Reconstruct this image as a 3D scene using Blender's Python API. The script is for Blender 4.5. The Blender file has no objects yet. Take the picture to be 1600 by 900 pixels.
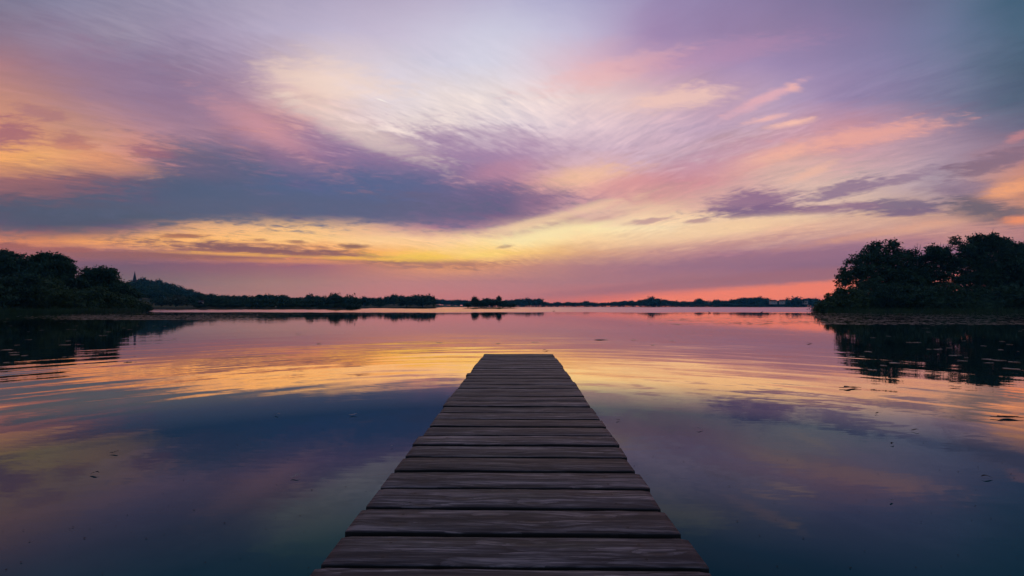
import bpy, bmesh, math, random
import numpy as np
from mathutils import Vector, Matrix

random.seed(7)
rng = np.random.default_rng(11)
scene = bpy.context.scene
COL = scene.collection

# ------------------------------------------------------------------ camera numbers
F = 711.0            # focal length in pixels of a 1600 px wide frame (16 mm on 36 mm)
HZ = 478.7           # row of the horizon
CAM_Z = 1.40         # eye above the water
DECK_Z = 0.60        # top of the deck above the water


def at(px, py, d):
    return Vector(((px - 800.0) / F * d, d, CAM_Z + (HZ - py) / F * d))


def lin(c):
    out = []
    for v in c:
        v = v / 255.0
        out.append(v / 12.92 if v <= 0.04045 else ((v + 0.055) / 1.055) ** 2.4)
    return out


# ------------------------------------------------------------------ object helpers
def tag(o, label=None, cat=None, group=None, kind=None):
    if label: o['label'] = label
    if cat: o['category'] = cat
    if group: o['group'] = group
    if kind: o['kind'] = kind
    return o


def empty(name, loc, rz=0.0):
    o = bpy.data.objects.new(name, None)
    o.empty_display_size = 0.2
    o.location = loc
    o.rotation_euler = (0, 0, rz)
    COL.objects.link(o)
    return o


def mesh_np(name, verts, faces, mats, mat_idx=None, smooth=False):
    """faces: (n,4) or (n,3) integer array, or list of tuples"""
    me = bpy.data.meshes.new(name)
    if isinstance(faces, np.ndarray):
        n, k = faces.shape
        me.vertices.add(len(verts))
        me.vertices.foreach_set('co', np.asarray(verts, dtype=np.float32).ravel())
        me.loops.add(n * k)
        me.loops.foreach_set('vertex_index', faces.astype(np.int32).ravel())
        me.polygons.add(n)
        me.polygons.foreach_set('loop_start', np.arange(0, n * k, k, dtype=np.int32))
        me.polygons.foreach_set('loop_total', np.full(n, k, dtype=np.int32))
    else:
        me.from_pydata([tuple(v) for v in verts], [], faces)
    for m in mats:
        me.materials.append(m)
    if mat_idx is not None:
        me.polygons.foreach_set('material_index', np.asarray(mat_idx, dtype=np.int32))
    if smooth:
        me.polygons.foreach_set('use_smooth', np.ones(len(me.polygons), dtype=bool))
    me.update(calc_edges=True)
    me.validate()
    return me


def link(name, me, parent=None, loc=None):
    o = bpy.data.objects.new(name, me)
    COL.objects.link(o)
    if parent is not None: o.parent = parent
    if loc is not None: o.location = loc
    return o


def bm_obj(name, bm, mat, parent=None, smooth=False):
    me = bpy.data.meshes.new(name)
    bm.normal_update()
    bm.to_mesh(me)
    bm.free()
    me.materials.append(mat)
    if smooth:
        for p in me.polygons: p.use_smooth = True
    return link(name, me, parent)


def add_box(bm, c, s, rz=0.0):
    m = Matrix.Translation(c) @ Matrix.Rotation(rz, 4, 'Z') @ Matrix.Diagonal((s[0], s[1], s[2], 1))
    return bmesh.ops.create_cube(bm, size=1.0, matrix=m)


def tube(pts, radii, seg=6):
    """tapered tube along points -> verts, quad faces (arrays)"""
    pts = [Vector(p) for p in pts]
    V, Fc = [], []
    n = len(pts)
    for i, p in enumerate(pts):
        t = (pts[min(i + 1, n - 1)] - pts[max(i - 1, 0)])
        if t.length < 1e-6: t = Vector((0, 0, 1))
        t.normalize()
        a = t.cross(Vector((0.31, 0.87, 0.12)))
        if a.length < 1e-3: a = t.cross(Vector((1, 0, 0)))
        a.normalize()
        b = t.cross(a)
        for k in range(seg):
            w = 2 * math.pi * k / seg
            V.append(p + (a * math.cos(w) + b * math.sin(w)) * radii[i])
    for i in range(n - 1):
        for k in range(seg):
            k2 = (k + 1) % seg
            Fc.append((i * seg + k, i * seg + k2, (i + 1) * seg + k2, (i + 1) * seg + k))
    return V, Fc


# ------------------------------------------------------------------ node helpers
class NT:
    def __init__(self, tree):
        self.t = tree
        self.n = tree.nodes
        self.l = tree.links

    def new(self, typ, **kw):
        nd = self.n.new(typ)
        for k, v in kw.items(): setattr(nd, k, v)
        return nd

    def put(self, sock, v):
        if isinstance(v, bpy.types.NodeSocket): self.l.new(v, sock)
        elif v is not None: sock.default_value = v

    def math(self, op, a, b=None, c=None, clamp=False):
        nd = self.new('ShaderNodeMath', operation=op, use_clamp=clamp)
        for i, v in enumerate((a, b, c)):
            if v is not None: self.put(nd.inputs[i], v)
        return nd.outputs[0]

    def vmath(self, op, a, b=None, out=0):
        nd = self.new('ShaderNodeVectorMath', operation=op)
        self.put(nd.inputs[0], a)
        if b is not None:
            if op == 'SCALE': self.put(nd.inputs['Scale'], b)
            else: self.put(nd.inputs[1], b)
        return nd.outputs['Value'] if op in ('LENGTH', 'DOT_PRODUCT', 'DISTANCE') else nd.outputs[0]

    def comb(self, x=0.0, y=0.0, z=0.0):
        nd = self.new('ShaderNodeCombineXYZ')
        for i, v in enumerate((x, y, z)): self.put(nd.inputs[i], v)
        return nd.outputs[0]

    def sep(self, v):
        nd = self.new('ShaderNodeSeparateXYZ')
        self.put(nd.inputs[0], v)
        return nd.outputs[0], nd.outputs[1], nd.outputs[2]

    def combc(self, r, g, b):
        nd = self.new('ShaderNodeCombineColor')
        for i, v in enumerate((r, g, b)): self.put(nd.inputs[i], v)
        return nd.outputs[0]

    def sepc(self, v):
        nd = self.new('ShaderNodeSeparateColor')
        self.put(nd.inputs[0], v)
        return nd.outputs[0], nd.outputs[1], nd.outputs[2]

    def noise(self, vec, scale=1.0, detail=2.0, rough=0.5, w=None, color=False, dist=0.0):
        nd = self.new('ShaderNodeTexNoise')
        if w is not None:
            nd.noise_dimensions = '4D'
            self.put(nd.inputs['W'], w)
        self.put(nd.inputs['Vector'], vec)
        nd.inputs['Scale'].default_value = scale
        nd.inputs['Detail'].default_value = detail
        nd.inputs['Roughness'].default_value = rough
        nd.inputs['Distortion'].default_value = dist
        return nd.outputs['Color'] if color else nd.outputs['Fac']

    def maprange(self, v, a, b, c=0.0, d=1.0, interp='LINEAR'):
        nd = self.new('ShaderNodeMapRange', interpolation_type=interp)
        self.put(nd.inputs[0], v)
        for i, x in enumerate((a, b, c, d)): self.put(nd.inputs[i + 1], x)
        return nd.outputs[0]

    def mix(self, f, a, b, blend='MIX'):
        nd = self.new('ShaderNodeMix', data_type='RGBA', blend_type=blend)
        self.put(nd.inputs[0], f)
        self.put(nd.inputs[6], a)
        self.put(nd.inputs[7], b)
        return nd.outputs[2]

    def fmix(self, f, a, b):
        nd = self.new('ShaderNodeMix', data_type='FLOAT')
        self.put(nd.inputs[0], f)
        self.put(nd.inputs[2], a)
        self.put(nd.inputs[3], b)
        return nd.outputs[0]

    def vmix(self, f, a, b):
        nd = self.new('ShaderNodeMix', data_type='VECTOR')
        self.put(nd.inputs[0], f)
        self.put(nd.inputs[4], a)
        self.put(nd.inputs[5], b)
        return nd.outputs[1]

    def ramp(self, fac, stops, interp='LINEAR'):
        nd = self.new('ShaderNodeValToRGB')
        cr = nd.color_ramp
        cr.interpolation = interp
        while len(cr.elements) > 1: cr.elements.remove(cr.elements[-1])
        cr.elements[0].position = stops[0][0]
        cr.elements[0].color = (*stops[0][1], 1)
        for p, c in stops[1:]:
            e = cr.elements.new(p)
            e.color = (*c, 1)
        self.put(nd.inputs[0], fac)
        return nd.outputs[0]


def material(name):
    m = bpy.data.materials.new(name)
    m.use_nodes = True
    m.node_tree.nodes.clear()
    N = NT(m.node_tree)
    out = N.new('ShaderNodeOutputMaterial')
    b = N.new('ShaderNodeBsdfPrincipled')
    N.l.new(b.outputs[0], out.inputs[0])
    return m, N, b


# ------------------------------------------------------------------ sky (world)
SUN_AZ = math.atan2((690 - 800) / F, 1.0)      # the glow left of the pier's end
SUN_EL = math.radians(-1.5)      # it has just set

SKY_X = list(range(0, 1601, 100))
SKY = [
 (0,   [(128,122,148),(138,134,162),(150,143,170),(160,152,180),(172,163,190),(180,170,198),(186,175,202),(190,182,210),(188,184,214),(175,170,205),(160,146,186),(150,134,175),(140,125,165),(128,120,158),(115,115,150),(100,115,145),(72,100,125)]),
 (50,  [(142,120,142),(147,131,157),(152,141,166),(162,148,177),(182,170,197),(194,184,210),(202,192,216),(207,202,224),(208,206,228),(198,190,218),(172,150,188),(156,134,174),(150,130,168),(140,125,165),(128,124,162),(112,122,155),(80,105,130)]),
 (100, [(176,128,134),(156,124,145),(142,122,152),(150,132,160),(176,154,178),(220,200,206),(218,208,222),(214,210,228),(220,214,230),(224,194,208),(207,167,190),(182,152,186),(164,142,182),(150,135,175),(135,130,168),(110,120,150),(75,95,118)]),
 (150, [(194,140,128),(176,132,138),(150,122,148),(145,120,150),(186,152,168),(240,210,202),(230,216,224),(236,222,222),(240,224,224),(238,214,214),(224,194,198),(200,165,185),(185,160,190),(160,140,178),(140,130,165),(115,118,148),(85,100,125)]),
 (200, [(218,152,116),(204,148,127),(192,142,146),(167,130,150),(197,142,147),(208,170,178),(236,216,214),(232,216,216),(228,212,220),(228,204,214),(218,190,204),(197,168,192),(202,168,187),(202,152,167),(187,148,167),(150,130,155),(115,112,138)]),
 (240, [(238,168,106),(230,167,116),(206,142,130),(137,111,135),(130,108,138),(145,112,150),(150,118,155),(162,132,167),(178,143,173),(208,178,197),(208,178,197),(202,167,182),(214,168,166),(206,158,167),(191,158,172),(166,142,162),(165,125,140)]),
 (280, [(158,108,112),(150,104,112),(122,95,114),(98,95,125),(107,100,135),(98,98,140),(105,102,142),(133,110,148),(185,137,157),(232,180,165),(217,158,160),(206,147,156),(217,177,171),(212,182,176),(192,168,176),(172,147,160),(215,150,125)]),
 (310, [(120,92,108),(114,92,112),(95,90,118),(88,92,122),(95,98,130),(98,100,140),(102,102,142),(112,102,140),(130,105,140),(207,157,166),(212,157,156),(217,172,166),(207,172,171),(217,187,176),(202,172,166),(172,142,150),(200,140,120)]),
 (335, [(92,82,108),(85,85,110),(84,90,112),(92,92,115),(100,96,122),(103,98,130),(108,100,132),(118,100,132),(140,110,138),(217,177,170),(244,210,177),(244,210,177),(238,204,176),(222,187,166),(212,172,152),(192,152,141),(190,140,125)]),
 (355, [(120,88,105),(98,85,100),(150,115,115),(232,180,120),(244,195,127),(244,200,132),(222,178,142),(170,130,140),(208,170,152),(254,226,168),(254,230,178),(244,210,167),(238,194,156),(222,177,150),(212,167,146),(200,150,135),(180,130,125)]),
 (375, [(218,142,90),(224,154,90),(255,184,98),(255,194,106),(255,203,118),(255,210,132),(255,216,148),(255,218,156),(255,230,160),(255,220,158),(238,198,152),(227,182,151),(207,162,146),(182,137,140),(187,137,136),(185,134,130),(180,130,125)]),
 (395, [(170,110,100),(165,110,105),(165,115,110),(190,130,100),(226,150,94),(242,166,90),(254,188,92),(255,216,118),(255,208,120),(227,177,125),(207,157,135),(182,132,135),(162,117,135),(152,112,130),(150,110,130),(150,110,130),(150,110,130)]),
 (415, [(130,98,108),(125,98,108),(120,96,106),(135,100,108),(150,105,108),(165,112,112),(202,142,105),(230,165,100),(207,147,115),(182,130,125),(167,120,128),(157,114,130),(147,108,128),(142,106,125),(140,104,125),(140,104,125),(140,104,125)]),
 (440, [(132,98,108),(132,98,108),(132,100,108),(148,108,115),(165,118,118),(178,122,122),(185,125,128),(185,125,130),(180,122,130),(172,118,130),(168,113,129),(166,112,126),(165,110,124),(170,112,122),(175,112,120),(175,112,120),(175,112,120)]),
 (457, [(150,108,112),(150,108,112),(152,108,114),(162,113,118),(175,120,120),(185,122,125),(190,124,128),(192,122,128),(188,120,128),(188,116,122),(205,118,116),(220,122,112),(222,124,110),(215,118,108),(215,118,108),(215,118,108),(215,118,108)]),
 (473, [(160,110,115),(160,110,115),(160,110,115),(165,112,116),(180,115,118),(188,116,120),(192,117,121),(195,118,122),(195,115,118),(205,112,110),(215,112,108),(215,115,105),(215,115,105),(212,112,105),(212,112,105),(212,112,105),(212,112,105)]),
]
# single clouds: px, py, rx, ry, tilt (deg, + rises to the right), colour, opacity, raggedness
CLOUDS = [
 # the long slate bank on the left and its rosy fringe
 ( 330,290,180,64, -6,(80,97,127),.66,1.5), ( 590,292,210,66, -4,(86,103,143),.66,1.5), ( 110,338,230,34,  0,(80,90,113),.80,1.3),
 ( 740,320,160,38,  4,(114,101,138),.66,1.5), ( 440,325,360,24, 0,(92,98,127),.60,1.4), (300,262,90,20,-8,(112,98,128),.5,1.5), ( 840,318,40,22,10,(150,112,142),.5,1.2),
 ( 600,232,240,40,-10,(160,126,162),.50,1.6), ( 440,228,120,34,-22,(168,124,150),.42,1.6), ( 760,225,150,34,-8,(176,146,180),.42,1.6), (250,150,190,60,-22,(160,130,158),.35,1.6),
 # small mackerel clouds
 (1168,318, 78,20,  4,(140,104,142),.85,1.5), (1200,330,100,10, 3,(120,96,136),.75,1.5), (1275,327, 80,11,  0,(140,106,140),.80,1.5),
 (1405,322, 85,12,  3,(116,102,134),.85,1.6), (1420,332, 70, 7,  2,(124,104,134),.9,1.2), (1530,326, 62,26,-12,(98,94,112),.85,1.2), (1580,334,40,14,0,(112,100,114),.8,1.0),
 (1330,293, 80,13, 14,(146,120,148),.90,1.8), (1400,280, 60,10, 16,(150,124,150),.75,1.8), (1550,255, 62,17, 18,(138,112,132),.90,1.9),
 (1490,294, 60,14,  0,(146,122,146),.70,1.2), (1010,346, 46, 6,  6,(180,135,148),.70,1.6), (1330,322,50,8,0,(146,112,142),.7,1.4),
 (  12,206, 60,30,-12,(165,106,120),.85,1.8), ( 108,222, 52,15,-14,(168,110,118),.80,1.8),
 ( 228,237, 40,10,-10,(158,104,124),.70,1.6), (  60,175, 44,10,-12,(172,120,128),.65,1.8),
 ( 400,391,200,10, -3,(130, 90, 98),.95,1.4), ( 553,385, 28,5, 0,(140,100, 92),.95,.9), ( 230,398,260,9,0,(146,98,100),.7,1.2),
 ( 285,369, 44,4, 2,(168,110, 88),.85,1.2), (  20,385, 46, 5, -2,(158, 98, 96),.85,1.2),
 ( 115,390, 60, 5, -1,(160,100, 98),.85,1.2), ( 610,407,150, 9, -3,(142, 98, 98),.80,1.7),
 ( 330,402,150,5,-2,(150,100,100),.75,1.6), ( 520,399,110,4,-2,(150,100, 98),.8,1.6), (700,413,120,6,2,(176,122,112),.7,1.6), (450,384,60,3,-2,(150,104,96),.7,1.5),
 ( 360,397, 120,3.5,-2,(250,184, 92),.7,1.3), ( 560,404,120,4,-2,(253,190, 84),.8,1.3), (760,398,70,6,4,(255,220,120),.6,1.4), (460,408,120,4,-1,(222,150,100),.5,1.4),
 ( 465,378, 20, 4,  0,(160,112, 96),.80,1.1), ( 790,385, 14,3,10,(170,125,105),.80,1.0), (405,375,16,3,0,(170,118,96),.7,1.0),
 ( 850,353, 66,10, 13,(168,118,140),.75,1.2), ( 940,341, 70, 7, 12,(190,140,150),.60,1.4),
 (1090,345, 30, 5, 4,(160,120,140),.65,1.3),
 # thin lit cirrus
 (1195,153, 70, 9, 25,(236,180,188),.75,1.3), (1236,136,16,7,-8,(244,186,180),.75,1.2),
 (1198,185, 42, 5, 13,(242,188,184),.9,1.2), (1238,193, 42, 6, 11,(250,196,180),.95,1.2),
 (1330,216,160,17,  9,(240,172,160),.8,1.5), (1200,246, 110,17, 15,(246,184,164),.75,1.5), (1110,262,90,18,8,(204,150,168),.6,1.4), (1180,228,120,18,13,(196,148,176),.45,1.5),
 (1055,156, 95,18,  8,(248,206,192),.75,1.4), ( 950,115,120,26, 14,(240,188,188),.65,1.4), (1120,85,170,22,9,(190,144,178),.4,1.4),
 (1270,268, 50, 7, 22,(244,190,168),.65,1.4), ( 515,128,130,36, -6,(250,222,204),.55,1.4),
 ( 385,190, 100,22,-30,(232,168,168),.28,1.6), ( 440,215, 80,18,-32,(228,162,168),.26,1.6), (560,205,150,22,-22,(244,222,208),.5,1.6),
 (1580,297, 56,13, 14,(243,168,124),.95,1.3), (1592,344, 34, 8,  4,(243,150,108),.9,1.1), (1590,215,30,8,20,(220,145,145),.5,1.4),
 ( 150,248, 110,24,-12,(234,158,116),.55,1.4),
 ( 775,268, 70,16, 10,(212,148,164),.35,1.5), ( 925,272, 90,18, 10,(250,202,164),.6,1.4), (985,285,70,14,12,(220,152,158),.5,1.4),
 ( 598,157,  9,1.0,-22,(255,246,240),.9,0.1),
 ( 650,402, 90, 9, -2,(255,212, 84),.75,1.4), ( 850,365, 100,18,  8,(255,238,184),.75,1.2),
 ( 850,343, 160,9, 14,(254,218,176),.6,1.3), (1130,358, 170,14, 8,(252,218,172),.55,1.4),
 (1180,405, 190, 13, 5,(152,112,136),.6,1.2), (1130,384, 130,7, 9,(192,144,146),.6,1.6), (1330,372,150,7,10,(196,142,138),.55,1.6), (1420,358,140,8,9,(232,176,146),.5,1.6),
 (1240,455, 350,13, 4.5,(244,134,108),.85,0.35),
 (1240,431, 420,9, 4.5,(158,108,126),.75,0.3),
]


def build_world():
    w = bpy.data.worlds.new("World")
    scene.world = w
    w.use_nodes = True
    t = w.node_tree
    t.nodes.clear()
    N = NT(t)
    out = N.new('ShaderNodeOutputWorld')
    bg = N.new('ShaderNodeBackground')
    N.l.new(bg.outputs[0], out.inputs[0])
    tc = N.new('ShaderNodeTexCoord')
    d = N.vmath('NORMALIZE', tc.outputs['Generated'])
    x, y, z = N.sep(d)
    # cloud sheet seen in perspective: streaks of a high layer
    zz = N.math('ADD', N.math('ABSOLUTE', z), 0.22)
    Px = N.math('DIVIDE', x, zz)
    Py = N.math('DIVIDE', y, zz)

    def streak(az, su, sv, seed, detail=3.0, rough=0.55, dist=0.0, color=False):
        c, s = math.cos(az), math.sin(az)
        u = N.math('SUBTRACT', N.math('MULTIPLY', Px, c), N.math('MULTIPLY', Py, s))
        v = N.math('ADD', N.math('MULTIPLY', Px, s), N.math('MULTIPLY', Py, c))
        return N.noise(N.comb(N.math('MULTIPLY', u, su), N.math('MULTIPLY', v, sv), seed), 1.0, detail, rough, color=color, dist=dist)
    azL, azR = math.atan(900 / F), math.atan(-620 / F)
    side = N.maprange(x, -0.02, 0.30, 0, 1, 'SMOOTHSTEP')     # left field -> right field
    fineL, fineR = streak(azL, 15.0, 4.2, 3.1, 5, .62, .5), streak(azR, 13.0, 4.0, 9.7, 5, .62, .5)
    medL, medR = streak(azL, 4.2, 1.7, 21.3, 4, .58, .6, True), streak(azR, 4.2, 1.7, 33.9, 4, .58, .6, True)
    fine = N.fmix(side, fineL, fineR)
    med = N.mix(side, medL, medR)
    m1, m2, m3 = N.sepc(med)
    wisp = N.fmix(side, streak(azL, 42.0, 11.0, 51.0, 4, .6, .6), streak(azR, 38.0, 11.0, 63.0, 4, .6, .6))
    wisp0 = N.math('MULTIPLY', N.math('SUBTRACT', wisp, .5), N.maprange(m3, .35, .6, .35, 1.15))
    f0 = N.math('ADD', N.math('MULTIPLY', N.math('SUBTRACT', fine, 0.5), .75), N.math('MULTIPLY', wisp0, .85))
    # direction on the forward half of the sky, as tangents
    yy = N.math('MAXIMUM', y, 0.12)
    X = N.math('DIVIDE', x, yy)
    Z = N.math('DIVIDE', N.math('ABSOLUTE', z), yy)
    # puffs: isotropic in angle, flattened
    puffv = N.comb(N.math('MULTIPLY', X, 9.0), N.math('MULTIPLY', Z, 42.0), 4.4)
    puff = N.noise(puffv, 1.0, 5, .62, dist=.3)
    puff2 = N.noise(N.comb(N.math('MULTIPLY', X, 27.0), N.math('MULTIPLY', Z, 105.0), 1.4), 1.0, 4, .6, dist=.4)
    puff0 = N.math('ADD', N.math('MULTIPLY', N.math('SUBTRACT', puff, 0.5), .8), N.math('MULTIPLY', N.math('SUBTRACT', puff2, 0.5), .75))
    soft = N.noise(N.comb(N.math('MULTIPLY', X, 2.4), N.math('MULTIPLY', Z, 7.0), 8.8), 1.0, 3, .5, color=True)
    s1, s2, s3 = N.sepc(soft)
    k = N.maprange(Z, 0.04, 0.32, 0.10, 1.0)           # less wander near the horizon
    dX = N.math('MULTIPLY', k, N.math('ADD', N.math('MULTIPLY', N.math('SUBTRACT', m1, .5), .13),
                                      N.math('MULTIPLY', N.math('SUBTRACT', s1, .5), .08)))
    dZ = N.math('MULTIPLY', k, N.math('ADD', N.math('MULTIPLY', N.math('SUBTRACT', m2, .5), .065),
                                      N.math('ADD', N.math('MULTIPLY', N.math('SUBTRACT', s2, .5), .02), N.math('MULTIPLY', f0, .058))))
    dZ = N.math('ADD', dZ, N.math('MULTIPLY', puff0, .014))
    Xw, Zw = N.math('ADD', X, dX), N.math('ADD', Z, dZ)
    tfac = N.maprange(Xw, (SKY_X[0] - 800) / F, (SKY_X[-1] - 800) / F)
    col = None
    prev = None
    for py, cols in SKY:
        if py >= 354:      # the air in front takes some blue out of the low sky
            cols = [(r_ - (8 if py > 430 and i_ < 6 else 0), g_ + (3 if py > 430 else (-5 if i_ < 8 else 0)), min(255, b_ + (9 if py < 430 else 3))) for i_, (r_, g_, b_) in enumerate(cols)]
        Zi = (HZ - py) / F
        r = N.ramp(tfac, [(i / 16.0, lin(c)) for i, c in enumerate(cols)], 'CARDINAL')
        if col is None: col = r
        else: col = N.mix(N.maprange(Zw, prev, Zi, 0, 1), col, r)
        prev = Zi
    # fine streaks brighten and dull the sheet a little, turning rose where thin
    amt = N.math('MULTIPLY', N.math('MULTIPLY', f0, N.maprange(Z, .05, .3, .25, 1.0)), N.maprange(Z, .40, .60, 1.0, N.maprange(X, -.75, -.35, .8, .25)))
    col = N.mix(1.0, col, N.combc(N.math('MULTIPLY_ADD', amt, .66, 1.0), N.math('MULTIPLY_ADD', amt, .58, 1.0), N.math('MULTIPLY_ADD', amt, .40, 1.0)), 'MULTIPLY')
    # separate clouds
    Xc = N.math('ADD', X, N.math('MULTIPLY', dX, .15))
    Zc = N.math('ADD', Z, N.math('MULTIPLY', dZ, .14))
    rag = N.math('ADD', N.math('MULTIPLY', puff0, 2.0), N.math('MULTIPLY', f0, 1.4))
    for (cx, cy, rx, ry, ang, c, op, rg) in CLOUDS:
        ca, sa = math.cos(math.radians(ang)), math.sin(math.radians(ang))
        x0, z0, rx, ry = (cx - 800) / F, (HZ - cy) / F, rx / F, ry / F
        u = N.math('MULTIPLY_ADD', Xc, ca / rx, -(x0 * ca + z0 * sa) / rx)
        u = N.math('MULTIPLY_ADD', Zc, sa / rx, u)
        v = N.math('MULTIPLY_ADD', Xc, -sa / ry, (x0 * sa - z0 * ca) / ry)
        v = N.math('MULTIPLY_ADD', Zc, ca / ry, v)
        r = N.vmath('LENGTH', N.comb(u, v, 0.0))
        r = N.math('MULTIPLY_ADD', rag, rg * .62, r)
        f = N.maprange(r, 1.3, .55 if rg <= .6 else (.30 if max(c) < 185 else .1), 0, op, 'SMOOTHSTEP')
        col = N.mix(f, col, (*lin(c), 1))
    # clear-air sky behind the sheet
    sky = N.new('ShaderNodeTexSky', sky_type='NISHITA')
    sky.sun_disc = False
    sky.sun_elevation = SUN_EL
    sky.sun_rotation = SUN_AZ
    clear = N.mix(1.0, sky.outputs[0], (.15, .15, .15, 1), 'MULTIPLY')
    col = N.mix(.05, col, clear)
    # higher than the picture, and behind: dusk blue-violet
    zen = lin((86, 92, 128))
    east = lin((92, 108, 136))
    col = N.mix(N.maprange(Z, .66, 1.6, 0, 1, 'SMOOTHSTEP'), col, (*zen, 1))
    eastc = N.mix(N.maprange(z, 0, .5, 0, 1), (*lin((112, 110, 138)), 1), (*east, 1))
    eastc = N.mix(N.math('MULTIPLY', N.maprange(m3, .4, .65), .35), eastc, (*lin((130, 118, 146)), 1))
    col = N.mix(N.maprange(y, .50, -.05, 0, 1, 'SMOOTHSTEP'), col, eastc)
    N.l.new(col, bg.inputs[0])
    bg.inputs[1].default_value = 1.0
    w.cycles.sampling_method = 'MANUAL'
    w.cycles.sample_map_resolution = 512


build_world()

sun = bpy.data.lights.new('sun', 'SUN')
sun.energy = 0.5
sun.angle = math.radians(0.5)
sun.color = (1.0, 0.62, 0.32)
so = bpy.data.objects.new('sun', sun)
COL.objects.link(so)
so.location = (-30, 200, 60)
sd = Vector((math.sin(SUN_AZ) * math.cos(SUN_EL), math.cos(SUN_AZ) * math.cos(SUN_EL), math.sin(SUN_EL)))
so.rotation_euler = sd.to_track_quat('Z', 'Y').to_euler()

# ------------------------------------------------------------------ materials


def mat_water():
    m, N, b = material('lake_water')
    g = N.new('ShaderNodeNewGeometry')
    x, y, z = N.sep(g.outputs['Position'])
    cx, cy = 0.3, 1.0                                  # ripples spread round the pier
    dx, dy = N.math('SUBTRACT', x, cx), N.math('SUBTRACT', y, cy)
    r = N.math('SQRT', N.math('ADD', N.math('MULTIPLY', dx, dx), N.math('MULTIPLY', dy, dy)))
    th = N.math('ARCTAN2', dx, dy)
    rx, ry = N.math('DIVIDE', dx, r), N.math('DIVIDE', dy, r)
    # long ring swells
    lr = N.math('LOGARITHM', r, 2.718)
    sw = N.noise(N.comb(N.math('MULTIPLY', r, 2.9), N.math('MULTIPLY', th, 4.5), 0.7), 1.0, 1.5, .5)
    sw2 = N.noise(N.comb(N.math('MULTIPLY', r, .42), N.math('MULTIPLY', th, 2.6), 5.1), 1.0, 1.5, .5)
    patch = N.noise(N.comb(N.math('MULTIPLY', lr, 1.6), N.math('MULTIPLY', th, 1.5), 2.2), 1.0, 2, .5)
    env = N.math('MULTIPLY', N.maprange(r, 4.5, 8.5, .12, 1.0, 'SMOOTHSTEP'), N.maprange(r, 13, 30, 1.0, .22, 'SMOOTHSTEP'))
    amp = N.math('MULTIPLY', env, N.maprange(patch, .35, .65, .25, 1.0))
    s = N.math('ADD', N.math('MULTIPLY', N.math('SUBTRACT', sw, .5), .080), N.math('MULTIPLY', N.math('SUBTRACT', sw2, .5), .015))
    s = N.math('MULTIPLY', s, amp)
    # faint fine wrinkle everywhere
    fw = N.noise(N.comb(N.math('MULTIPLY', x, 3.0), N.math('MULTIPLY', y, 16.0), 1.1), 1.0, 2, .6)
    fw = N.math('MULTIPLY', N.math('SUBTRACT', fw, .5), N.maprange(r, 3, 60, .022, .014))
    # wind-ruffled far water: begins past a ragged line
    edge = N.noise(N.comb(N.math('MULTIPLY', th, 5.0), N.math('MULTIPLY', lr, 2.0), 3.3), 1.0, 3, .6)
    far = N.maprange(N.math('MULTIPLY_ADD', N.math('SUBTRACT', edge, .5), 36.0, y), 98, 116, 0, 1, 'SMOOTHSTEP')
    ch = N.noise(N.comb(N.math('MULTIPLY', x, .5), N.math('MULTIPLY', y, .9), 7.7), 1.0, 2, .6, color=True)
    c1, c2, c3 = N.sep(ch)
    fy = N.math('MULTIPLY', far, N.math('MULTIPLY_ADD', c2, -.05, -.012))
    fx = N.math('MULTIPLY', far, N.math('MULTIPLY', N.math('SUBTRACT', c1, .5), .06))
    nx = N.math('ADD', N.math('MULTIPLY', s, N.math('MULTIPLY', rx, -1)), fx)
    ny = N.math('ADD', N.math('ADD', N.math('MULTIPLY', s, N.math('MULTIPLY', ry, -1)), fw), fy)
    nrm = N.vmath('NORMALIZE', N.comb(nx, ny, 1.0))
    N.n.remove(b)
    out = [q for q in N.n if q.type == 'OUTPUT_MATERIAL'][0]
    gl = N.new('ShaderNodeBsdfGlossy')
    N.l.new(nrm, gl.inputs['Normal'])
    N.put(gl.inputs['Roughness'], N.fmix(far, .015, .06))
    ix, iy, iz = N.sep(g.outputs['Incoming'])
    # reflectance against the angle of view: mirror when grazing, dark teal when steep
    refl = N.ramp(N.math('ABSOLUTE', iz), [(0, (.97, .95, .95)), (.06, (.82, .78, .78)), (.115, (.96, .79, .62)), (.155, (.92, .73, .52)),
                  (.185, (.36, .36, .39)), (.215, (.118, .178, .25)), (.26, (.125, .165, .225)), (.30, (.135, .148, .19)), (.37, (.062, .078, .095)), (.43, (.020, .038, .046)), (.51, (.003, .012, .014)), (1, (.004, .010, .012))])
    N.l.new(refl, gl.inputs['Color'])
    df = N.new('ShaderNodeBsdfDiffuse')
    # light scattered back by the murky water shows more the steeper one looks in
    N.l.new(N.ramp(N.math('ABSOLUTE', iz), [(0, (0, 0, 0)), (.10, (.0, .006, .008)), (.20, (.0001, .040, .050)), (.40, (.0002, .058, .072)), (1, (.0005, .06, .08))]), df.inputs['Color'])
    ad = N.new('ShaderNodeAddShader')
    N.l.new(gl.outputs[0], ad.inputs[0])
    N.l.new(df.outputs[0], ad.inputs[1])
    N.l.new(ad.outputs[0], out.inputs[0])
    return m


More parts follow.
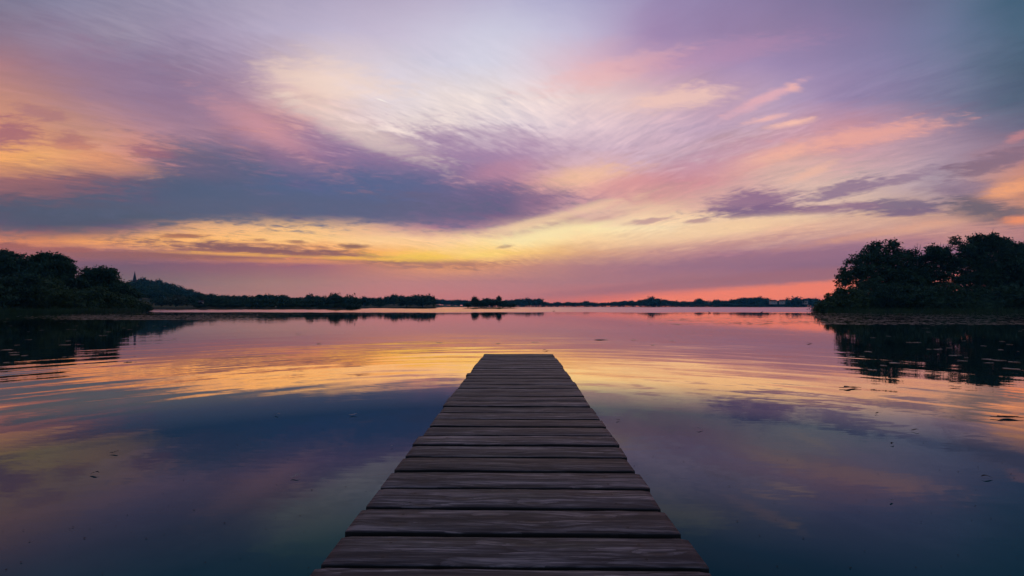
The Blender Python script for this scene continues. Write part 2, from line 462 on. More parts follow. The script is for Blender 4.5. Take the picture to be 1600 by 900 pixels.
def mat_wood():
    m, N, b = material('weathered_wood')
    tc = N.new('ShaderNodeTexCoord')
    oi = N.new('ShaderNodeObjectInfo')
    rnd = N.math('MULTIPLY', oi.outputs['Random'], 90.0)
    o = tc.outputs['Object']
    x, y, z = N.sep(o)
    xs = N.math('ADD', x, rnd)
    # knots
    kv = N.new('ShaderNodeTexVoronoi')
    kv.voronoi_dimensions = '2D'
    kv.inputs['Scale'].default_value = 1.0
    kv.inputs['Randomness'].default_value = 1.0
    N.put(kv.inputs['Vector'], N.comb(N.math('MULTIPLY', xs, 2.3), N.math('ADD', N.math('MULTIPLY', y, 8.0), rnd), 0.0))
    kd = kv.outputs['Distance']
    near = N.maprange(kd, .0, .42, 1, 0, 'SMOOTHSTEP')
    warp = N.noise(N.comb(N.math('MULTIPLY', xs, 1.6), N.math('MULTIPLY', y, 5.0), rnd), 1.0, 2, .5)
    yw = N.math('ADD', y, N.math('ADD', N.math('MULTIPLY', N.math('SUBTRACT', warp, .5), .035), N.math('MULTIPLY', near, .022)))
    grain = N.noise(N.comb(N.math('MULTIPLY', xs, 2.2), N.math('MULTIPLY', yw, 48.0), rnd), 1.0, 4, .65)
    band = N.noise(N.comb(N.math('MULTIPLY', xs, .9), N.math('MULTIPLY', yw, 17.0), rnd), 1.0, 3, .6)
    fibre = N.noise(N.comb(N.math('MULTIPLY', xs, 14.0), N.math('MULTIPLY', y, 320.0), rnd), 1.0, 2, .6)
    # growth rings cut lengthwise: contour lines of a slow field, bent round the knots
    fld = N.noise(N.comb(N.math('MULTIPLY', xs, .5), N.math('MULTIPLY', y, 7.5), rnd), 1.0, 1.0, .4)
    fld = N.math('ADD', N.math('MULTIPLY', fld, 11.0), N.math('MULTIPLY', near, 1.1))
    fld = N.math('ADD', fld, N.math('MULTIPLY', grain, 1.4))
    ringl = N.math('FRACT', fld)
    ringl = N.maprange(N.math('POWER', ringl, 2.2), 0, 1, 1, 0)
    blot = N.noise(N.comb(N.math('MULTIPLY', xs, 5.0), N.math('MULTIPLY', y, 9.0), rnd), 1.0, 4, .65)
    tone = N.math('ADD', N.math('ADD', N.math('MULTIPLY', grain, .62), N.math('MULTIPLY', band, .33)), N.math('MULTIPLY', N.math('SUBTRACT', ringl, .35), .085))
    tone = N.math('ADD', tone, N.math('MULTIPLY', N.math('SUBTRACT', fibre, .5), .30))
    col = N.ramp(N.maprange(tone, .455, .63), [(0, (.014, .014, .019)), (.35, (.040, .041, .052)), (.62, (.092, .088, .101)), (1, (.235, .212, .218))])
    # worn pale patches, damp dark patches, algae tint
    col = N.mix(N.maprange(N.math('ADD', blot, N.math('MULTIPLY', N.math('SUBTRACT', grain, .5), .6)), .62, .74, 0, .28), col, (.22, .175, .17, 1))
    col = N.mix(N.maprange(blot, .42, .30, 0, .5), col, (.022, .022, .028, 1))
    alg = N.noise(N.comb(N.math('MULTIPLY', xs, 1.3), N.math('MULTIPLY', y, 7.0), N.math('ADD', rnd, 7.0)), 1.0, 3, .6)
    col = N.mix(N.maprange(alg, .56, .70, 0, .4), col, (.035, .050, .035, 1))
    col = N.mix(N.maprange(kd, .13, .05, 0, .85), col, (.018, .015, .014, 1))
    ring = N.math('SINE', N.math('MULTIPLY', kd, 120.0))
    col = N.mix(N.math('MULTIPLY', N.math('MULTIPLY', N.maprange(kd, .30, .10, 0, 1), N.maprange(ring, .0, 1.0)), .5), col, (.02, .018, .018, 1))
    ax = N.math('ABSOLUTE', N.math('SUBTRACT', N.math('ABSOLUTE', x), .42))
    ay = N.math('SUBTRACT', N.math('ABSOLUTE', y), .045)
    nd = N.math('SQRT', N.math('ADD', N.math('MULTIPLY', ax, ax), N.math('MULTIPLY', ay, ay)))
    rust = N.math('MULTIPLY', N.maprange(nd, .030, .006, 0, .5), N.maprange(blot, .35, .6))
    col = N.mix(rust, col, (.045, .026, .018, 1))
    col = N.mix(N.maprange(nd, .0062, .0048, 0, .95), col, (.012, .010, .010, 1))
    # long drying cracks
    crack = N.noise(N.comb(N.math('MULTIPLY', xs, 1.1), N.math('MULTIPLY', yw, 48.0), N.math('ADD', rnd, 3.0)), 1.0, 1, .4)
    ck = N.maprange(N.math('ABSOLUTE', N.math('SUBTRACT', crack, .5)), .0, .016, 1, 0)
    ck = N.math('MULTIPLY', ck, N.maprange(warp, .48, .56))
    col = N.mix(N.math('MULTIPLY', ck, .85), col, (.010, .009, .010, 1))
    val = N.maprange(N.math('FRACT', N.math('MULTIPLY', oi.outputs['Random'], 37.0)), 0, 1, .62, 1.3)
    col = N.vmath('SCALE', col, val)
    # damp, algae-tinged sides, with the shade of the board gaps painted in
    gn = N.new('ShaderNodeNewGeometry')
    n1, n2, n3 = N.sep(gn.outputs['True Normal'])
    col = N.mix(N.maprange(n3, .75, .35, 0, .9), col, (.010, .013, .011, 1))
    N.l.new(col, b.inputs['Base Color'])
    N.put(b.inputs['Roughness'], N.maprange(grain, .3, .7, .72, .5))
    b.inputs['Specular IOR Level'].default_value = .35
    h = N.math('ADD', N.math('MULTIPLY', tone, .8), N.math('MULTIPLY', N.maprange(kd, 0, .1), .25))
    bp = N.new('ShaderNodeBump')
    bp.inputs['Strength'].default_value = .7
    bp.inputs['Distance'].default_value = .006
    N.put(bp.inputs['Height'], h)
    N.l.new(bp.outputs[0], b.inputs['Normal'])
    return m


def mat_leaf(name, c0, c1):
    m, N, b = material(name)
    tc = N.new('ShaderNodeNewGeometry')
    oi = N.new('ShaderNodeObjectInfo')
    n = N.noise(tc.outputs['Position'], .55, 2, .6)
    f = N.math('ADD', N.math('MULTIPLY', N.maprange(n, .35, .65), .65), N.math('MULTIPLY', oi.outputs['Random'], .35))
    f = N.math('ADD', f, N.math('MULTIPLY', N.math('SUBTRACT', tc.outputs['Random Per Island'], .5), .5), clamp=True)
    N.l.new(N.mix(f, (*c0, 1), (*c1, 1)), b.inputs['Base Color'])
    b.inputs['Roughness'].default_value = .75
    b.inputs['Specular IOR Level'].default_value = .15
    return m


def mat_plain(name, c0, c1, scale=3.0, rough=.8, spec=.3):
    m, N, b = material(name)
    tc = N.new('ShaderNodeTexCoord')
    n = N.noise(tc.outputs['Object'], scale, 4, .6)
    N.l.new(N.mix(N.maprange(n, .35, .65), (*c0, 1), (*c1, 1)), b.inputs['Base Color'])
    b.inputs['Roughness'].default_value = rough
    b.inputs['Specular IOR Level'].default_value = spec
    return m


def mat_ground():
    m, N, b = material('lakeside_ground')
    g = N.new('ShaderNodeNewGeometry')
    x, y, z = N.sep(g.outputs['Position'])
    n = N.noise(g.outputs['Position'], .02, 4, .6)
    n2 = N.noise(g.outputs['Position'], .5, 4, .6)
    col = N.mix(N.maprange(n, .45, .6), (.035, .05, .02, 1), (.15, .125, .055, 1))      # grass, ripe field
    col = N.mix(N.math('MULTIPLY', N.maprange(n2, .3, .7), .5), col, (.03, .045, .018, 1))
    col = N.mix(N.maprange(z, 1.2, .6, 0, 1), col, (.022, .03, .014, 1))                # reedy margin
    col = N.mix(N.maprange(z, .02, -.3, 0, 1), col, (.02, .02, .015, 1))                # mud
    N.l.new(col, b.inputs['Base Color'])
    b.inputs['Roughness'].default_value = .95
    b.inputs['Specular IOR Level'].default_value = .1
    return m


M_WATER = mat_water()
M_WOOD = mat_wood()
M_GROUND = mat_ground()
M_LEAF = mat_leaf('foliage_dark', (.020, .060, .040), (.060, .130, .065))
M_LEAF_BUSH = mat_leaf('foliage_bush', (.036, .080, .036), (.085, .145, .058))
M_LEAF_PALE = mat_leaf('foliage_willow', (.045, .075, .045), (.10, .13, .08))
M_BARK = mat_plain('bark', (.025, .02, .016), (.07, .055, .042), 4.0, .9, .2)
M_BARK_DEAD = mat_plain('dead_bark', (.10, .09, .08), (.2, .18, .16), 4.0, .9, .2)
M_STONE = mat_plain('church_stone', (.10, .075, .06), (.19, .14, .11), .6, .9, .2)
M_SLATE = mat_plain('slate_roof', (.03, .035, .045), (.06, .065, .075), 1.0, .7, .3)
M_RENDER = mat_plain('pale_render', (.52, .48, .42), (.66, .62, .56), .8, .9, .2)
M_TILE = mat_plain('clay_tile', (.12, .05, .03), (.2, .08, .05), 1.0, .85, .2)
M_PANE = mat_plain('dark_pane', (.01, .012, .015), (.02, .022, .025), 1.0, .1, .5)
M_PAD = mat_plain('lily_leaf', (.07, .09, .05), (.15, .16, .10), .35, .32, .8)
M_SPECK = mat_plain('floating_specks', (.010, .010, .010), (.03, .025, .02), 30.0, .8, .2)
M_LEAF_DEAD = mat_plain('dead_leaf', (.015, .012, .01), (.05, .035, .022), 25.0, .7, .3)
M_LEAF_LIGHT = mat_plain('bleached_leaf', (.25, .2, .18), (.5, .42, .4), 30.0, .7, .3)
M_BIRD = mat_plain('dark_plumage', (.012, .012, .014), (.03, .03, .03), 20.0, .7, .3)

# ------------------------------------------------------------------ ground and water
SHORE = [(-400, 70), (-120, 74), (0, 80), (100, 89), (200, 106), (222, 113), (232, 122), (240, 216), (540, 222), (560, 360),
         (575, 385), (680, 390), (695, 880), (1255, 900), (1264, 700), (1272, 128), (1290, 110), (1340, 107), (1600, 104), (2000, 100)]


def shore_d(px):
    xs = [p[0] for p in SHORE]
    ys = [p[1] for p in SHORE]
    return float(np.interp(px, xs, ys))


def hill(px, d):
    """rise of the land behind the shore; px is the bearing, d the forward distance"""
    h = 15.0 * math.exp(-((px - 205) / 75.0) ** 2) * min(1, max(0, (d - 300) / 220.0))
    h += 5.0 * math.exp(-((px - 300) / 90.0) ** 2) * min(1, max(0, (d - 300) / 220.0))
    h += 5.0 * math.exp(-((px - 620) / 90.0) ** 2) * min(1, max(0, (d - 420) / 200.0))
    h += 3.0 * math.exp(-((px - 1190) / 60.0) ** 2) * min(1, max(0, (d - 930) / 200.0))
    h += 5.0 * math.exp(-((px - 60) / 120.0) ** 2) * min(1, max(0, (d - 90) / 60.0))
    return h


def ground_z(px, d):
    s = d - shore_d(px)
    if s < 0: return max(-2.0, s * .25) - .02
    return min(.9, .06 + s * .045) + hill(px, d)


def build_ground():
    # forward sector, finely cut; coarse skirt round the rest
    pxs = list(np.linspace(-400, 2000, 361))
    ds = np.concatenate([np.linspace(60, 130, 36), np.geomspace(134, 1550, 60)])
    V, Fc = [], []
    for px in pxs:
        for d in ds:
            V.append(((px - 800) / F * d, d, ground_z(px, d)))
    nd = len(ds)
    for i in range(len(pxs) - 1):
        for j in range(nd - 1):
            Fc.append((i * nd + j, (i + 1) * nd + j, (i + 1) * nd + j + 1, i * nd + j + 1))
    me = mesh_np('ground', V, np.array(Fc), [M_GROUND], smooth=True)
    o = link('ground', me)
    tag(o, kind='structure')
    # one sheet under everything out to the horizon, and the bank behind the camera
    V, Fc = [], []
    n = 72
    rr = [7, 9, 14, 60, 400, 1600]
    for k in range(n):
        a = 2 * math.pi * k / n
        c = math.cos(a)          # c<0 : behind the camera
        for r in rr:
            zb = -2.5
            if c < -.25:
                zb = {7: -.6, 9: .12, 14: .7, 60: 1.2, 400: 3, 1600: 8}[r]
            V.append((math.sin(a) * r, math.cos(a) * r, zb))
    V.append((0, 0, -2.5))
    m = len(rr)
    for k in range(n):
        k2 = (k + 1) % n
        for j in range(m - 1):
            Fc.append((k * m + j, k * m + j + 1, k2 * m + j + 1, k2 * m + j))
        Fc.append((len(V) - 1, k * m, k2 * m))
    me = mesh_np('lake_bed', V, Fc, [M_GROUND])
    tag(link('lake_bed', me), kind='structure')


build_ground()


def build_water():
    n = 96
    V = [(0, 0, 0)]
    rr = [20, 200, 800, 1600]
    Fc = []
    for k in range(n):
        a = 2 * math.pi * k / n
        for r in rr: V.append((math.sin(a) * r, math.cos(a) * r, 0))
    m = len(rr)
    for k in range(n):
        k2 = (k + 1) % n
        Fc.append((0, 1 + k2 * m, 1 + k * m))
        for j in range(m - 1):
            Fc.append((1 + k * m + j, 1 + k2 * m + j, 1 + k2 * m + j + 1, 1 + k * m + j + 1))
    me = mesh_np('water', V, Fc, [M_WATER])
    tag(link('water', me), kind='structure')


build_water()

# ------------------------------------------------------------------ the pier
PITCH = 711 * .8 * .000358


def plank_mesh(L, W, T, seed, ragged):
    r = np.random.default_rng(seed)
    prof = []
    rad = .0045
    hw = W / 2
    for (cx, cz, a0) in ((hw - rad, -rad, 0), (-hw + rad, -rad, 90), (-hw + rad, -T + rad, 180), (hw - rad, -T + rad, 270)):
        for k in range(4):
            a = math.radians(a0 + k * 30)
            prof.append((cx + rad * math.cos(a), cz + rad * math.sin(a)))
    npf = len(prof)
    nx = 40
    xs = np.linspace(-L / 2, L / 2, nx)
    # worn edges: slow wander of both long edges, slight cup of the top
    w1 = np.interp(xs, np.linspace(-L / 2, L / 2, 14), r.normal(0, .0012, 14))
    w2 = np.interp(xs, np.linspace(-L / 2, L / 2, 14), r.normal(0, .0012, 14))
    zz = np.interp(xs, np.linspace(-L / 2, L / 2, 7), r.normal(0, .0008, 7))
    V, Fc = [], []
    for i, x in enumerate(xs):
        e = 0.0
        endpull = .006 if i in (0, nx - 1) else 0
        for (py_, pz) in prof:
            y = py_ + (w1[i] if py_ > 0 else w2[i])
            y *= (1 - endpull / hw * .8)
            z = pz + zz[i] - .0015 * math.cos(py_ / hw * 1.57) - (endpull * .5 if pz > -T / 2 else -endpull * .5)
            xx = x
            if i == 0: xx = x + ragged * math.sin(py_ * 70 + seed) * .5
            if i == nx - 1: xx = x + ragged * math.sin(py_ * 55 + seed * 2) * .5
            V.append((xx, y, z))
    for i in range(nx - 1):
        for k in range(npf):
            k2 = (k + 1) % npf
            Fc.append((i * npf + k, (i + 1) * npf + k, (i + 1) * npf + k2, i * npf + k2))
    Fc.append(tuple(range(npf)))
    Fc.append(tuple(reversed(range((nx - 1) * npf, nx * npf))))
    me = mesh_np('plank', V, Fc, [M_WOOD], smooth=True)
    return me


def build_pier():
    root = empty('pier', (0, 0, 0))
    tag(root, 'long straight jetty of weathered grey wooden planks running out over the lake', 'pier')
    r = random.Random(5)
    tilt = -.0177
    for k in range(-24, 31):
        y0 = 1.392 + k * PITCH
        gap = r.uniform(.020, .027)
        if k == 28: gap = .03
        W = PITCH - gap
        L = 1.185 + r.uniform(-.012, .012)
        yc = y0 + gap / 2 + W / 2 + r.uniform(-.003, .003)
        xc = .0017 + (yc - 1.392) * .0177 + r.uniform(-.008, .008)
        if k >= 28: L -= .03
        if k == 0: L += .008
        o = link('plank', plank_mesh(L, W, .042, 100 + k, .004), root)
        o.location = (xc, yc, DECK_Z + r.uniform(-.003, .003))
        o.rotation_euler = (r.uniform(-.008, .008), r.uniform(-.0025, .0025), tilt + r.uniform(-.003, .003))
    y0, y1 = 1.392 - 24 * PITCH, 1.392 + 31 * PITCH - .03
    for sx in (-.42, 0, .42):
        bm = bmesh.new()
        L = y1 - y0
        add_box(bm, (sx + .0017 + ((y0 + y1) / 2 - 1.392) * .0177, (y0 + y1) / 2, DECK_Z - .047 - .075), (.07, L, .15), tilt)
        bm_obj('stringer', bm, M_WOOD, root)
    for yy in (-2.6, .2, 3.0, 5.4, 7.35):
        xx = .0017 + (yy - 1.392) * .0177
        bm = bmesh.new()
        add_box(bm, (xx, yy + .12, DECK_Z - .20 - .07), (1.05, .07, .14), tilt)
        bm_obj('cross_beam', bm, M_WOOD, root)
        for sx in (-.46, .46):
            v, f = tube([(xx + sx, yy, -2.4), (xx + sx, yy, -.6), (xx + sx, yy, DECK_Z - .05)], [.075, .07, .066], 12)
            f = list(f) + [tuple(range(24, 36))]
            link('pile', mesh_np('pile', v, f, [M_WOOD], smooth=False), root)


build_pier()

# ------------------------------------------------------------------ foliage


def leaf_cloud(lobes, n, leaf, r, clump=1.0, flat=.0):
    """lobes: (c, (rx,ry,rz)); quads scattered in clumps over the lobes -> verts, faces"""
    C = np.array([l[0] for l in lobes], dtype=float)
    R = np.array([l[1] for l in lobes], dtype=float)
    vol = (R[:, 0] * R[:, 2]) ** 1.0
    w = vol / vol.sum()
    nclump = max(12, n // 14)
    li = r.choice(len(lobes), nclump, p=w)
    dirs = r.normal(size=(nclump, 3))
    dirs /= np.linalg.norm(dirs, axis=1)[:, None]
    rad = r.uniform(0, 1, nclump) ** .42
    rad = np.where(r.uniform(size=nclump) < .10, rad * 1.16, rad)
    cc = C[li] + dirs * rad[:, None] * R[li]
    ci = r.integers(0, nclump, n)
    p = cc[ci] + r.normal(size=(n, 3)) * (clump * leaf * 1.25) * np.array([1, 1, .7])
    a = r.normal(size=(n, 3))
    a /= np.linalg.norm(a, axis=1)[:, None]
    b = np.cross(a, r.normal(size=(n, 3)))
    b /= np.linalg.norm(b, axis=1)[:, None]
    s = leaf * r.uniform(.5, 1.25, n)[:, None]
    q = np.stack([p - a * s * .75, p + b * s * .42, p + a * s * .75, p - b * s * .42], axis=1)
    V = q.reshape(-1, 3)
    Fc = np.arange(n * 4).reshape(n, 4)
    return V, Fc


def limbs(base, lobes, r, r0, seg=6):
    """trunk to the middle of the crown and a limb to every lobe"""
    C = np.array([l[0] for l in lobes])
    mid = C.mean(axis=0)
    base = np.array(base, dtype=float)
    fork = base + (mid - base) * np.array([.35, .35, .42])
    V, Fc = [], []

    def add(v, f):
        k = len(V)
        V.extend(v)
        Fc.extend([tuple(i + k for i in q) for q in f])
    add(*tube([base, base + (fork - base) * .5 + r.normal(size=3) * r0 * .4, fork], [r0 * 1.25, r0, r0 * .8], seg))
    for l in lobes:
        c = np.array(l[0])
        m = fork + (c - fork) * .5 + r.normal(size=3) * np.linalg.norm(c - fork) * .08
        add(*tube([fork, m, c, c + (c - m) * .35], [r0 * .55, r0 * .36, r0 * .2, r0 * .06], 5))
    return V, np.array(Fc)


def big_tree(name, label, cat, px, d, lobes_px, n, leaf, seed, group=None, mat=None, trunk_r=.35, base_z=None, clump=1.0):
    r = np.random.default_rng(seed)
    bz = ground_z(px, d) if base_z is None else base_z
    base = Vector(((px - 800) / F * d, d, bz))
    root = empty(name, base)
    tag(root, label, cat, group)
    lobes = []
    sc = d / F
    for (lx, ly, rx, ry) in lobes_px:
        c = at(lx, ly, d)
        off = r.normal() * rx * sc * .55
        c = Vector((c.x, c.y + off, c.z)) - base
        lobes.append(((c.x, c.y, c.z), (rx * sc, rx * sc * .9, ry * sc)))
    nmain = len(lobes)
    for (c, q) in list(lobes):                     # smaller sprays round the outline
        if q[0] < 1.9: continue
        for _ in range(5):
            u = r.normal(size=3)
            u /= np.linalg.norm(u)
            u[2] = abs(u[2]) * 1.1
            k = r.uniform(.14, .34)
            lobes.append((tuple(np.array(c) + u * np.array(q) * r.uniform(.85, 1.16)), tuple(np.array(q) * k)))
    main = lobes[:nmain]
    V, Fc = leaf_cloud(lobes, int(n * 2.8), leaf * 1.02, r, clump * .85)
    V[:, 2] = np.maximum(V[:, 2], .05 - bz + .02)
    link('crown', mesh_np('crown', V, Fc, [mat or M_LEAF]), root)
    V, Fc = limbs((0, 0, -.3), main, r, trunk_r)
    link('trunk', mesh_np('trunk', V, Fc, [M_BARK], smooth=True), root)
    return root


# --- promontory on the right
big_tree('lakeside_tree', 'tall tree with three upright tips at the left end of the right promontory', 'tree', 1385, 128,
         [(1330,432,15,13),(1322,440,11,9),(1350,413,20,17),(1345,448,18,11),(1368,398,15,13),(1371,386,8,9),(1388,386,7,10),(1399,384,8,11),(1402,396,9,9),(1390,406,22,16),(1370,432,26,20),(1402,430,24,24),(1340,425,14,10),(1405,456,34,20)],
         9000, .42, 1, trunk_r=.4)
t = big_tree('lakeside_tree', 'shaggy tree with bare twigs on top, between the two taller promontory trees', 'tree', 1445, 130,
         [(1425,400,11,9),(1416,408,9,8),(1428,428,18,14),(1450,396,9,10),(1463,390,8,8),(1478,394,11,9),(1470,404,16,10),(1455,420,26,16),(1460,446,40,24),(1484,418,14,14),(1440,448,24,20)],
         8500, .42, 2, trunk_r=.38)
# the dead top
rr = np.random.default_rng(4)
bV, bF = [], []
base = t.location
for nb, (a, b_) in enumerate((((1434,415),(1433,379)), ((1434,396),(1438,382)), ((1433,392),(1429,383)), ((1434,388),(1427,386)), ((1468,402),(1470,378)), ((1469,390),(1474,381)), ((1469,392),(1464,384)))):
    if nb == 4:
        link('bare_branch', mesh_np('bare_branch', bV, np.array(bF), [M_BARK_DEAD], smooth=True), t)
        bV, bF = [], []
    A, B = at(a[0], a[1], 129) - base, at(b_[0], b_[1], 129) - base
    v, f = tube([A, (A + B) / 2 + Vector(rr.normal(size=3) * .12), B], [.11, .07, .03], 5)
    k = len(bV)
    bV += v
    bF += [tuple(i + k for i in q) for q in f]
link('bare_branch', mesh_np('bare_branch', bV, np.array(bF), [M_BARK_DEAD], smooth=True), t)
big_tree('lakeside_tree', 'broad tallest tree of the right promontory with a crown of many tips', 'tree', 1545, 131,
         [(1501,377,7,8),(1497,392,8,7),(1507,388,7,8),(1525,376,11,9),(1523,390,13,11),(1547,372,9,7),(1540,379,11,8),(1553,384,14,10),(1570,382,10,8),(1583,379,9,8),(1590,392,9,9),(1586,400,18,16),(1520,410,24,20),(1560,405,38,24),(1515,438,26,24),(1555,440,44,34),(1592,432,26,28)],
         15000, .42, 3, trunk_r=.5)
big_tree('lakeside_tree', 'dark tree cut off by the right edge of the picture on the promontory', 'tree', 1635, 129,
         [(1600,398,12,10),(1608,410,16,14),(1628,392,20,16),(1650,385,24,20),(1625,425,30,26),(1665,415,34,30),(1640,450,40,26)],
         8000, .45, 5, trunk_r=.45)
bushes = [(1283,478,11,6),(1296,474,13,9),(1312,469,15,12),(1330,464,17,14),(1352,462,20,15),(1378,463,22,16),(1404,464,24,17),(1432,465,24,17),(1462,464,26,17),(1492,466,26,18),(1522,465,26,18),(1552,466,26,18),(1582,466,26,18),(1612,466,28,18)]
blabel = ['low leafy bush at the very tip of the right promontory, touching the open water',
          'rounded waterside bush second from the tip of the right promontory',
          'bush on the slope of the right promontory, left of the first tall tree',
          'bush below the outermost left branches of the three-tipped tree',
          'bush below the left half of the three-tipped tree',
          'dark bush straight below the three-tipped tree',
          'dark bush below the gap between the three-tipped tree and the shaggy tree',
          'dark bush below the bare twigs of the shaggy tree',
          'lighter green bush below the right half of the shaggy tree',
          'dark bush below the gap between the shaggy tree and the tallest tree',
          'dark bush below the left half of the tallest tree',
          'dark bush straight below the tallest tree of the promontory',
          'dark bush below the right half of the tallest tree',
          'dark bush on the promontory cut off by the right edge of the picture']
for i, (bx, by, rx, ry) in enumerate(bushes):
    d = 113 + (i % 3) * 2.2
    lob = [(bx, by, rx, ry), (bx - rx * .5, by + 8, rx * .7, ry * .8), (bx + rx * .5, by + 9, rx * .7, ry * .8), (bx, by + 12, rx * 1.0, 10)]
    big_tree('waterside_bush', blabel[i], 'bush', bx, d, lob, 2600 if i > 1 else 1500, .36, 40 + i, 'bushes along the right promontory', M_LEAF_BUSH if i in (0, 1, 2, 3, 8) else M_LEAF, trunk_r=.1)

# --- left bank
big_tree('bank_tree', 'tall dark tree at the left edge of the picture on the left bank', 'tree', -6, 108,
         [(2,404,12,9),(14,403,10,8),(-20,408,24,16),(20,414,14,10),(5,425,28,18),(-20,440,40,26),(20,445,26,24)], 7000, .4, 60, trunk_r=.4)
big_tree('bank_tree', 'dark tree with a small pointed tip, second from the left edge on the left bank', 'tree', 38, 110,
         [(33,405,11,7),(28,413,10,8),(45,411,8,6),(52,408,5,5),(38,422,20,13),(30,440,26,22),(52,440,22,20)], 6000, .4, 61, trunk_r=.35)
big_tree('bank_tree', 'tall round-headed dark tree at the right shoulder of the left bank, highest there', 'tree', 85, 108,
         [(70,404,9,7),(80,402,9,6),(92,403,7,6),(97,406,5,6),(62,412,10,8),(85,412,18,11),(103,410,9,7),(110,418,9,9),(98,428,22,16),(75,432,26,18),(108,440,16,18),(85,452,34,18)], 8500, .4, 62, trunk_r=.42)
big_tree('bank_tree', 'broad flat-topped dark tree standing lower, just right of the highest tree of the left bank', 'tree', 150, 118,
         [(134,425,10,6),(148,423,12,6),(162,426,10,7),(172,429,6,7),(170,437,7,6),(150,434,22,10),(132,438,16,12),(150,450,28,16),(125,452,20,16),(172,452,14,10)], 7500, .4, 63, trunk_r=.4)
big_tree('bank_tree', 'small dark tree at the foot of the flat-topped tree, nearest the church hill', 'tree', 186, 126,
         [(180,446,10,6),(190,448,8,6),(184,456,16,10),(198,462,14,9),(178,464,18,12)], 3000, .4, 64, trunk_r=.25)
lb = [(-12,452,30,20,84),(20,450,24,18,88),(52,455,24,18,92),(84,462,24,16,94),(112,466,22,15,98),(138,464,20,14,103),(160,466,20,14,106),(182,470,18,12,111),(202,474,14,10,115),(216,478,11,7,117)]
ll = ['big rounded bush at the left edge of the picture by the water', 'rounded bush below the second tree from the left edge',
      'greenish bush sloping down below the gap before the highest left tree', 'greenish bush below the highest tree of the left bank',
      'low bush below the dip between the highest and the flat-topped tree', 'bush below the left half of the flat-topped tree',
      'bush below the middle of the flat-topped tree', 'low bush right of the flat-topped tree, third from the tip of the left bank',
      'low bush second from the tip of the left bank', 'lowest bush at the very tip of the left bank, touching the open water']
for i, (bx, by, rx, ry, d) in enumerate(lb):
    yb = HZ + CAM_Z * F / d
    h = yb - by
    lob = [(bx, by, rx, ry), (bx - rx * .5, by + h * .35, rx * .75, ry * .9), (bx + rx * .5, by + h * .38, rx * .75, ry * .9), (bx, by + h * .6, rx * 1.05, h * .38)]
    big_tree('waterside_bush', ll[i], 'bush', bx, d + 3, lob, 4200 if i < 5 else 2600, .34, 80 + i, 'bushes along the left bank', M_LEAF_BUSH if i in (2, 3, 4, 5, 6, 7, 8, 9) else M_LEAF, trunk_r=.12)

# --- small trees far off: a few crowns, copied
def far_mesh(seed, mat, w=1.0, tall=1.0, n=2200, leaf=.10):
    """unit tree: height 1, crown half-width about .42*w"""
    r = np.random.default_rng(seed)
    lobes = []
    k = r.integers(5, 8)
    for i in range(k):
        a = r.uniform(0, 2 * math.pi)
        q = r.uniform(.1, .26) * w
        zc = r.uniform(.32, .78)
        lobes.append(((math.cos(a) * q, math.sin(a) * q, zc), (r.uniform(.16, .25) * w,) * 2 + (r.uniform(.13, .2),)))
    lobes.append(((0, 0, .45), (.34 * w, .34 * w, .34)))
    lobes.append(((0, 0, .70), (.27 * w, .27 * w, .25)))
    V, Fc = leaf_cloud(lobes, n, leaf, r, .8)
    V[:, 2] = np.clip(V[:, 2], .02, None)
    v2, f2 = tube([(0, 0, -.06), (0, 0, .2), (.02, .01, .55)], [.035, .028, .012], 5)
    V = np.concatenate([V, np.array(v2)])
    f2 = np.array(f2) + n * 4
    Fc = np.concatenate([Fc, f2])
    return mesh_np('far_tree', V, Fc, [mat, M_BARK], [0] * n + [1] * len(f2))


FAR = [far_mesh(200 + i, M_LEAF, [1.0, 1.2, .9, 1.3, 1.1, .8][i]) for i in range(6)]
FAR_PALE = far_mesh(230, M_LEAF_PALE, 1.35)
FAR_ROUND = far_mesh(231, M_LEAF, 1.5, n=1400)
FAR_THIN = far_mesh(232, M_LEAF, .35)
FR = random.Random(3)


def far_tree(name, me, px, top, d, width, label, group=None, cat='tree', base=None):
    gz = ground_z(px, d) if base is None else base
    topz = CAM_Z + (HZ - top) / F * d
    h = max(2.0, topz - gz)
    o = link(name, me)
    o.location = ((px - 800) / F * d, d, gz)
    s = width * d / F / .9
    o.scale = (s, s, h)
    o.rotation_euler = (0, 0, FR.uniform(0, 6.28))
    return tag(o, label, cat, group)


def profile(pts, x):
    return float(np.interp(x, [p[0] for p in pts], [p[1] for p in pts]))


# the wooded hill under the church
HILL_TOP = [(178,447),(190,445),(197,446),(203,440),(210,436),(222,433),(232,436),(242,436),(252,438),(268,442),(282,446),(292,449),(300,451),(306,455),(314,458)]
for row, (dd, dy) in enumerate(((560, 0), (500, 5), (430, 11), (370, 18))):
    px = 180 + row * 3
    while px < 316:
        top = profile(HILL_TOP, px) + dy + FR.uniform(-.8, 1.6)
        if top < 468:
            far_tree('hill_tree', FR.choice(FAR), px, top, dd + FR.uniform(-15, 15), FR.uniform(13, 19),
                     ['small dark tree along the skyline of the wooded hill below the church spire', 'small dark tree on the upper slope of the wooded church hill, below the skyline',
                      'small dark tree halfway down the wooded church hill', 'small dark tree at the foot of the wooded church hill'][row],
                     'trees of the wooded church hill')
        px += FR.uniform(9, 13)
far_tree('round_tree', FAR_ROUND, 252, 464, 262, 26, 'dark round tree by the water between the field and the pale willow', cat='tree')
far_tree('willow_tree', FAR_PALE, 275, 461, 258, 26, 'pale grey-green round willow at the foot of the church hill', cat='tree')
far_tree('round_tree', FAR_ROUND, 303, 464, 268, 24, 'dark round tree just right of the pale willow and the second field', cat='tree')

